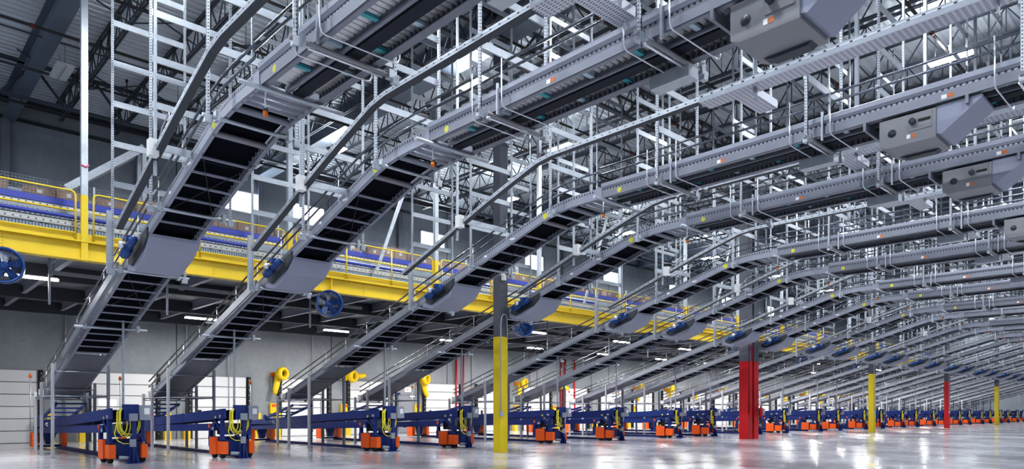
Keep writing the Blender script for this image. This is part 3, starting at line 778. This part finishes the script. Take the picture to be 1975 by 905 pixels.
# slanted cable channels in the gaps between conveyors
gaps = [(3.5,0)]+[((XC[i]+XC[i+1])/2,i+1) for i in range(11)]
cp = None; tp = None
for g, (x, i) in enumerate(gaps):
    if g and XC[i]-XC[i-1] < 3.35 and g not in (1,3): continue
    lb = 'long galvanized cable channel sloping down '+('left of the first' if g == 0 else 'between the '+nth(i-1)+' and '+nth(i))+' conveyors'
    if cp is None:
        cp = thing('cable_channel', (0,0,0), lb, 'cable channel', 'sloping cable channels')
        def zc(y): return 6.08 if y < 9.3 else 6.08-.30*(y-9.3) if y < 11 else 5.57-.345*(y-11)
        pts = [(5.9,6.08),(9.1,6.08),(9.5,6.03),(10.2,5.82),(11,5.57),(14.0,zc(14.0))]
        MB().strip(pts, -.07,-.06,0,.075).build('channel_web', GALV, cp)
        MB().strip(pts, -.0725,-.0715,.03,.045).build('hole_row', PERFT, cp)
        MB().strip(pts, -.06,.05,-.006,.004).build('channel_bottom', DARK, cp)  # shade on the channel's underside put into its dark colour
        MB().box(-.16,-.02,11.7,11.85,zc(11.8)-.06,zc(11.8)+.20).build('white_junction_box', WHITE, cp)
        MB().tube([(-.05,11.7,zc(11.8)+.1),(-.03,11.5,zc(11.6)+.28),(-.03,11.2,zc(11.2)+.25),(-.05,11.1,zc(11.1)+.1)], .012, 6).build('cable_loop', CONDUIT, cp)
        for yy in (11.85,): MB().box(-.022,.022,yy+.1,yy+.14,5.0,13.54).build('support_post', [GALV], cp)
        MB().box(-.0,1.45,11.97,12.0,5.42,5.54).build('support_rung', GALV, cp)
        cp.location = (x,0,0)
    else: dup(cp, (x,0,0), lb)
for g, (x, i) in enumerate(gaps[1:]):
    lb = 'wide perforated cable tray running beside the '+nth(i)+' level conveyor'
    if tp is None:
        tp = thing('cable_tray', (0,0,0), lb, 'cable tray', 'perforated cable trays')
        for sx_ in (-1,1):
            MB().box(sx_*.16-.003,sx_*.16+.003,-3,5.85,6.02,6.13).build('tray_side', GALVD, tp)
            MB().box(sx_*.16-.004,sx_*.16+.004,-3,5.85,6.085,6.105).build('hole_row', PERFT, tp)
        MB().box(-.16,.16,-3,5.85,6.015,6.022).build('tray_bottom', PERFS, tp)
        MB().box(.16,.9,5.1,5.4,6.015,6.022).box(.16,.9,5.1,5.105,6.02,6.14).box(.16,.9,5.395,5.4,6.02,6.14).build('tray_branch', PERFS, tp)
        for y in (5.0,2.0,-.8):
            MB().box(-.05,.05,y,y+.02,5.85,6.02).box(-.05,.05,y,y+.02,6.16,6.5).box(-.04,.04,y-.03,y+.03,6.5,12.7).build('tray_hanger', GALVD, tp)
        tp.location = (x,0,.0)
    else: dup(tp, (x,0,0), lb)

# ------------------------------------------------------------------ telescopic loaders
def make_loader(label, full):
    t = thing('telescopic_loader', (0,18.5,0), label, 'loader', 'telescopic loaders')
    # chassis
    MB().box(-.26,.46,.25,.95,.12,.50).box(-.28,.48,.5,1.2,.3,.56).build('chassis', BLUE, t)
    MB().box(-.31,-.16,.10,.46,.12,.45).build('wheel_guard', ORANGE, t)
    MB().box(-.34,-.20,.52,.98,.10,.56).build('wheel_guard', ORANGE, t)
    MB().box(.40,.54,.10,.46,.12,.45).build('wheel_guard', ORANGE, t)
    MB().box(.42,.56,.52,.98,.10,.56).build('wheel_guard', ORANGE, t)
    if full:
        for wx, wy in ((-.24,.28),(.47,.28),(-.27,.75)): MB().lathe([(0,-.05),(.11,-.05),(.12,-.03),(.12,.03),(.11,.05),(0,.05)], (wx,wy,.12), (1,0,0), 14).build('wheel', RUBBER, t)
        MB().tube([(-.1,.1,.14),(.12,.06,.12),(.3,.14,.14)], .05, 8).build('drive_shaft', CTRL, t)
        MB().box(-.12,.33,.55,1.0,.62,.92).build('drive_motor', DARK, t)
        MB().box(-.2,.08,.45,.55,.72,.95).build('belt_guard', CTRL, t)
    # near post with gusseted foot
    px = .2
    MB().box(px-.045,px+.045,-.06,.03,.02,1.05).build('front_post', BLUE, t)
    MB().prism([(px-.14,.0),(px+.14,.0),(px+.14,.03),(px+.05,.32),(px-.05,.32),(px-.14,.03)], 'y', -.02,.0).prism([(-.15,.0),(.12,.0),(.03,.32),(-.06,.32)], 'x', px-.045,px-.035).prism([(-.15,.0),(.12,.0),(.03,.32),(-.06,.32)], 'x', px+.035,px+.045).box(px-.16,px+.16,-.17,.13,0,.015).build('post_foot', BLUE, t)
    MB().box(px-.22,px+.10,-.04,.16,1.04,1.42).build('blue_cabinet', BLUE, t)
    MB().box(px-.12,px+.06,-.13,-.05,1.02,1.20).build('small_junction_box', CTRL, t)
    cbx = MB().box(px+.10,px+.36,-.12,.06,1.04,1.40).build('control_box', CTRL, t)
    if full: 
        MB().box(px+.2,px+.32,-.123,-.12,1.18,1.33).build('instruction_sticker', STICK, cbx)
        MB().lathe([(0,.05),(.03,.05),(.03,0)], (px+.36,.0,1.17), (1,0,0), 10).build('stop_button', REDS, cbx)
    MB().box(px-.10,px+.03,-.1,-.02,.40,.58).build('lower_junction_box', CTRL, t)
    # yellow hoses
    for k in range(4):
        xl_, xr_ = ((px-.29,px+.10),(px-.31,px+.14),(px-.36,px-.14),(px-.33,px-.06))[k]; zc = .94; rz = (.24,.29,.24,.30)[k]; yy = -.02+.016*k
        pts = [(xl_+.03,yy,1.33-.02*k),(xl_,yy,1.22),(xl_,yy,1.08)]
        pts += [((xl_+xr_)/2-(xr_-xl_)/2*math.cos(PI*q/12), yy, zc-rz*math.sin(PI*q/12)) for q in range(13)]+[(xr_,yy,1.05)]
        MB().tube(pts, .013, 6).build('yellow_hose', YELC, t)
    MB().tube([(px-.30,-.08,1.02),(px-.40,-.1,.92),(px-.44,-.1,.72),(px-.38,-.1,.56),(px-.25,-.1,.48),(px-.10,-.08,.48)], .011, 6).build('yellow_hose', YELC, t)
    # A-frame legs
    ox = .11
    for q in (-1,1):
        lx = ox+q*.36
        MB().prism([(.18,.5),(.40,.5),(.34,.60),(.34,1.06),(.24,1.06),(.24,.60)], 'x', lx-.045,lx+.045).build('frame_leg', BLUE, t)
        MB().bar((lx,.33,.72),(lx,.80,1.02),.05,.07).build('leg_brace', BLUE, t)
        MB().prism([(1.0,.5),(1.2,.5),(1.15,.6),(1.15,.74),(1.05,.74),(1.05,.6)], 'x', lx-.045,lx+.045).build('short_leg', BLUE, t)
    MB().box(ox-.36,ox+.36,.24,.34,.64,.72).build('cross_member', BLUE, t)
    MB().box(ox-.42,ox-.35,1.05,1.13,.80,.90).build('emergency_stop', ORANGE, t)
    # boom: sloping box sides with belt between
    Y0, Y1 = .05, 9.6
    sl = lambda y: 1.075-.045*(y-Y0)
    bp = [(Y0,sl(Y0)),(Y1,sl(Y1))]; kp = [(.75,.735),(9.5,.53)]
    for q in (1,-1):
        bsd = MB().strip(bp, ox+q*.375-.025,ox+q*.375+.025,0,.25).strip(bp, min(ox+q*.34,ox+q*.41),max(ox+q*.34,ox+q*.41),-.006,.012).build('boom_side', BLUE, t)
        bbm = MB().strip(kp, ox+q*.375-.025,ox+q*.375+.025,0,.19).strip(kp, min(ox+q*.34,ox+q*.41),max(ox+q*.34,ox+q*.41),-.006,.01).build('base_beam', BLUE, t)
    MB().strip(bp, ox-.34,ox+.34,.18,.21).strip([(Y0,sl(Y0)),(Y0+.6,sl(Y0+.6))], ox-.34,ox+.34,.02,.05).build('boom_belt', BELT, t)
    MB().box(ox-.32,ox+.32,9.5,10.3,.56,.74).build('extension_tongue', BLUE, t)
    MB().box(ox-.36,ox+.36,10.1,10.32,.46,.54).build('bumper', RUBBER, t)
    # rear carriage
    for q in (-1,1): MB().box(ox+q*.42-.08,ox+q*.42+.08,9.3,9.75,.06,.54).build('rear_guard', ORANGE, t)
    MB().prism([(ox-.2,.54),(ox+.2,.54),(ox+.1,.14),(ox-.1,.14)], 'y', 9.35,9.5).box(ox-.34,ox+.34,9.4,9.6,.05,.12).build('rear_carriage', BLUE, t)
    MB().box(ox+.24,ox+.34,.9,9.6,.0,.09).build('floor_rail', BLUE, t)
    # tilting transfer frame under the conveyor nose
    for q in (-1,1): MB().bar((ox-.1+q*.38,5.65,1.48),(ox-.1+q*.38,8.1,.95),.05,.09).build('transfer_side', BLUE, t)
    m = MB()
    for k in range(5):
        f = k/4; m.bar((ox-.48,5.65+2.45*f,1.48-.53*f),(ox+.28,5.65+2.45*f,1.48-.53*f),.07,.05)
    m.build('transfer_bars', BLUE, t)
    MB().lathe([(0,-.03),(.12,-.03),(.12,.03),(0,.03)], (ox-.5,8.0,1.02), (1,0,0), 14).build('pivot_plate', BLUE, t)
    if full:
        bx_ = ox-.375-.026
        d = MB().box(bx_-.003,bx_,.30,.40,sl(.35)+.03,sl(.35)+.09); d.mi = 1; d.box(bx_-.005,bx_-.002,.32,.38,sl(.35)+.045,sl(.35)+.075); d.build('boom_decal', [STICK, RUST], bsd)
        d = MB().box(bx_-.003,bx_,.80,.92,.755,.82); d.mi = 1; d.box(bx_-.005,bx_-.002,.83,.89,.77,.805); d.build('beam_decal', [STICK, RUST], bbm)
        MB().box(bx_-.003,bx_,.62,.70,sl(.66)+.01,sl(.66)+.08).build('yellow_tag', STICKY, bsd)
        e = MB(); z0 = sl(7.6)
        for (a, b) in (((7.75,z0+.10),(7.52,z0+.16)),((7.52,z0+.16),(7.47,z0+.06)),((7.42,z0+.16),(7.42,z0+.05)),((7.42,z0+.10),(7.27,z0+.16)),((7.42,z0+.10),(7.25,z0+.04))): e.bar((bx_-.001,a[0],a[1]),(bx_-.001,b[0],b[1]),.006,.03,(1,0,0))
        e.build('white_emblem', STICK, bsd)
    # beacon mast at the rear
    if full:
        MB().tube([(-.46,9.2,.6),(-.46,9.2,2.35)], .018, 6).build('beacon_mast', CONDUIT, t)
        MB().lathe([(0,0),(.05,0),(.05,.1),(.03,.14),(0,.14)], (-.46,9.2,2.36), (0,0,1), 10).build('beacon_lamp', AMBER, t)
    return t
LP = {}; dpz = None
for i in range(N):
    full = i < 10; x = XT[i]
    lb = 'navy telescopic loader with orange wheel guards and yellow hoses, '+nth(i)+' from the left'
    if full not in LP: LP[full] = make_loader(lb, full); LP[full].location.x = x
    else: dup(LP[full], (x,18.5,0), lb)
    lb = 'thin perforated power post dropping to the '+nth(i)+' loader control box'
    if dpz is None:
        dpz = thing('power_drop_post', (x+.0,18.62,1.42), lb, 'post', 'power drop posts')
        m = MB().box(-.022,.022,-.022,.022,0,2.14); m.mi = 1; m.box(-.008,.008,-.0235,.0235,.02,2.1); m.build('post', [GALV, PERFZ], dpz)
        MB().box(-.72,.03,-.02,.02,2.12,2.16).build('arm', GALV, dpz)
    else: dup(dpz, (x,18.62,1.42), lb)

# ------------------------------------------------------------------ world, camera
wd = bpy.data.worlds.new('World'); scene.world = wd; wd.use_nodes = True
bg = wd.node_tree.nodes['Background']; bg.inputs[0].default_value = (.70,.80,1,1); bg.inputs[1].default_value = .75
cam = bpy.data.cameras.new('Camera'); co = bpy.data.objects.new('Camera', cam); COL.objects.link(co)
th = math.atan((2411.75-987.5)/1346.0)
fx, fy = math.cos(th), math.sin(th)
co.location = (0,0,1.25); co.rotation_euler = (PI/2, 0, math.atan2(fy, fx)-PI/2)
cam.sensor_width = 36; cam.lens = 1346.0/1975*36; cam.shift_y = (793.85-452.5)/1975; cam.clip_end = 400; cam.clip_start = .05
scene.camera = co
scene.view_settings.view_transform = 'Standard'; scene.view_settings.exposure = -0.12; scene.view_settings.look = 'Medium High Contrast'
scene.cycles.max_bounces = 7; scene.cycles.diffuse_bounces = 4; scene.cycles.glossy_bounces = 3; scene.cycles.sample_clamp_indirect = 6; scene.cycles.caustics_reflective = False; scene.cycles.caustics_refractive = False
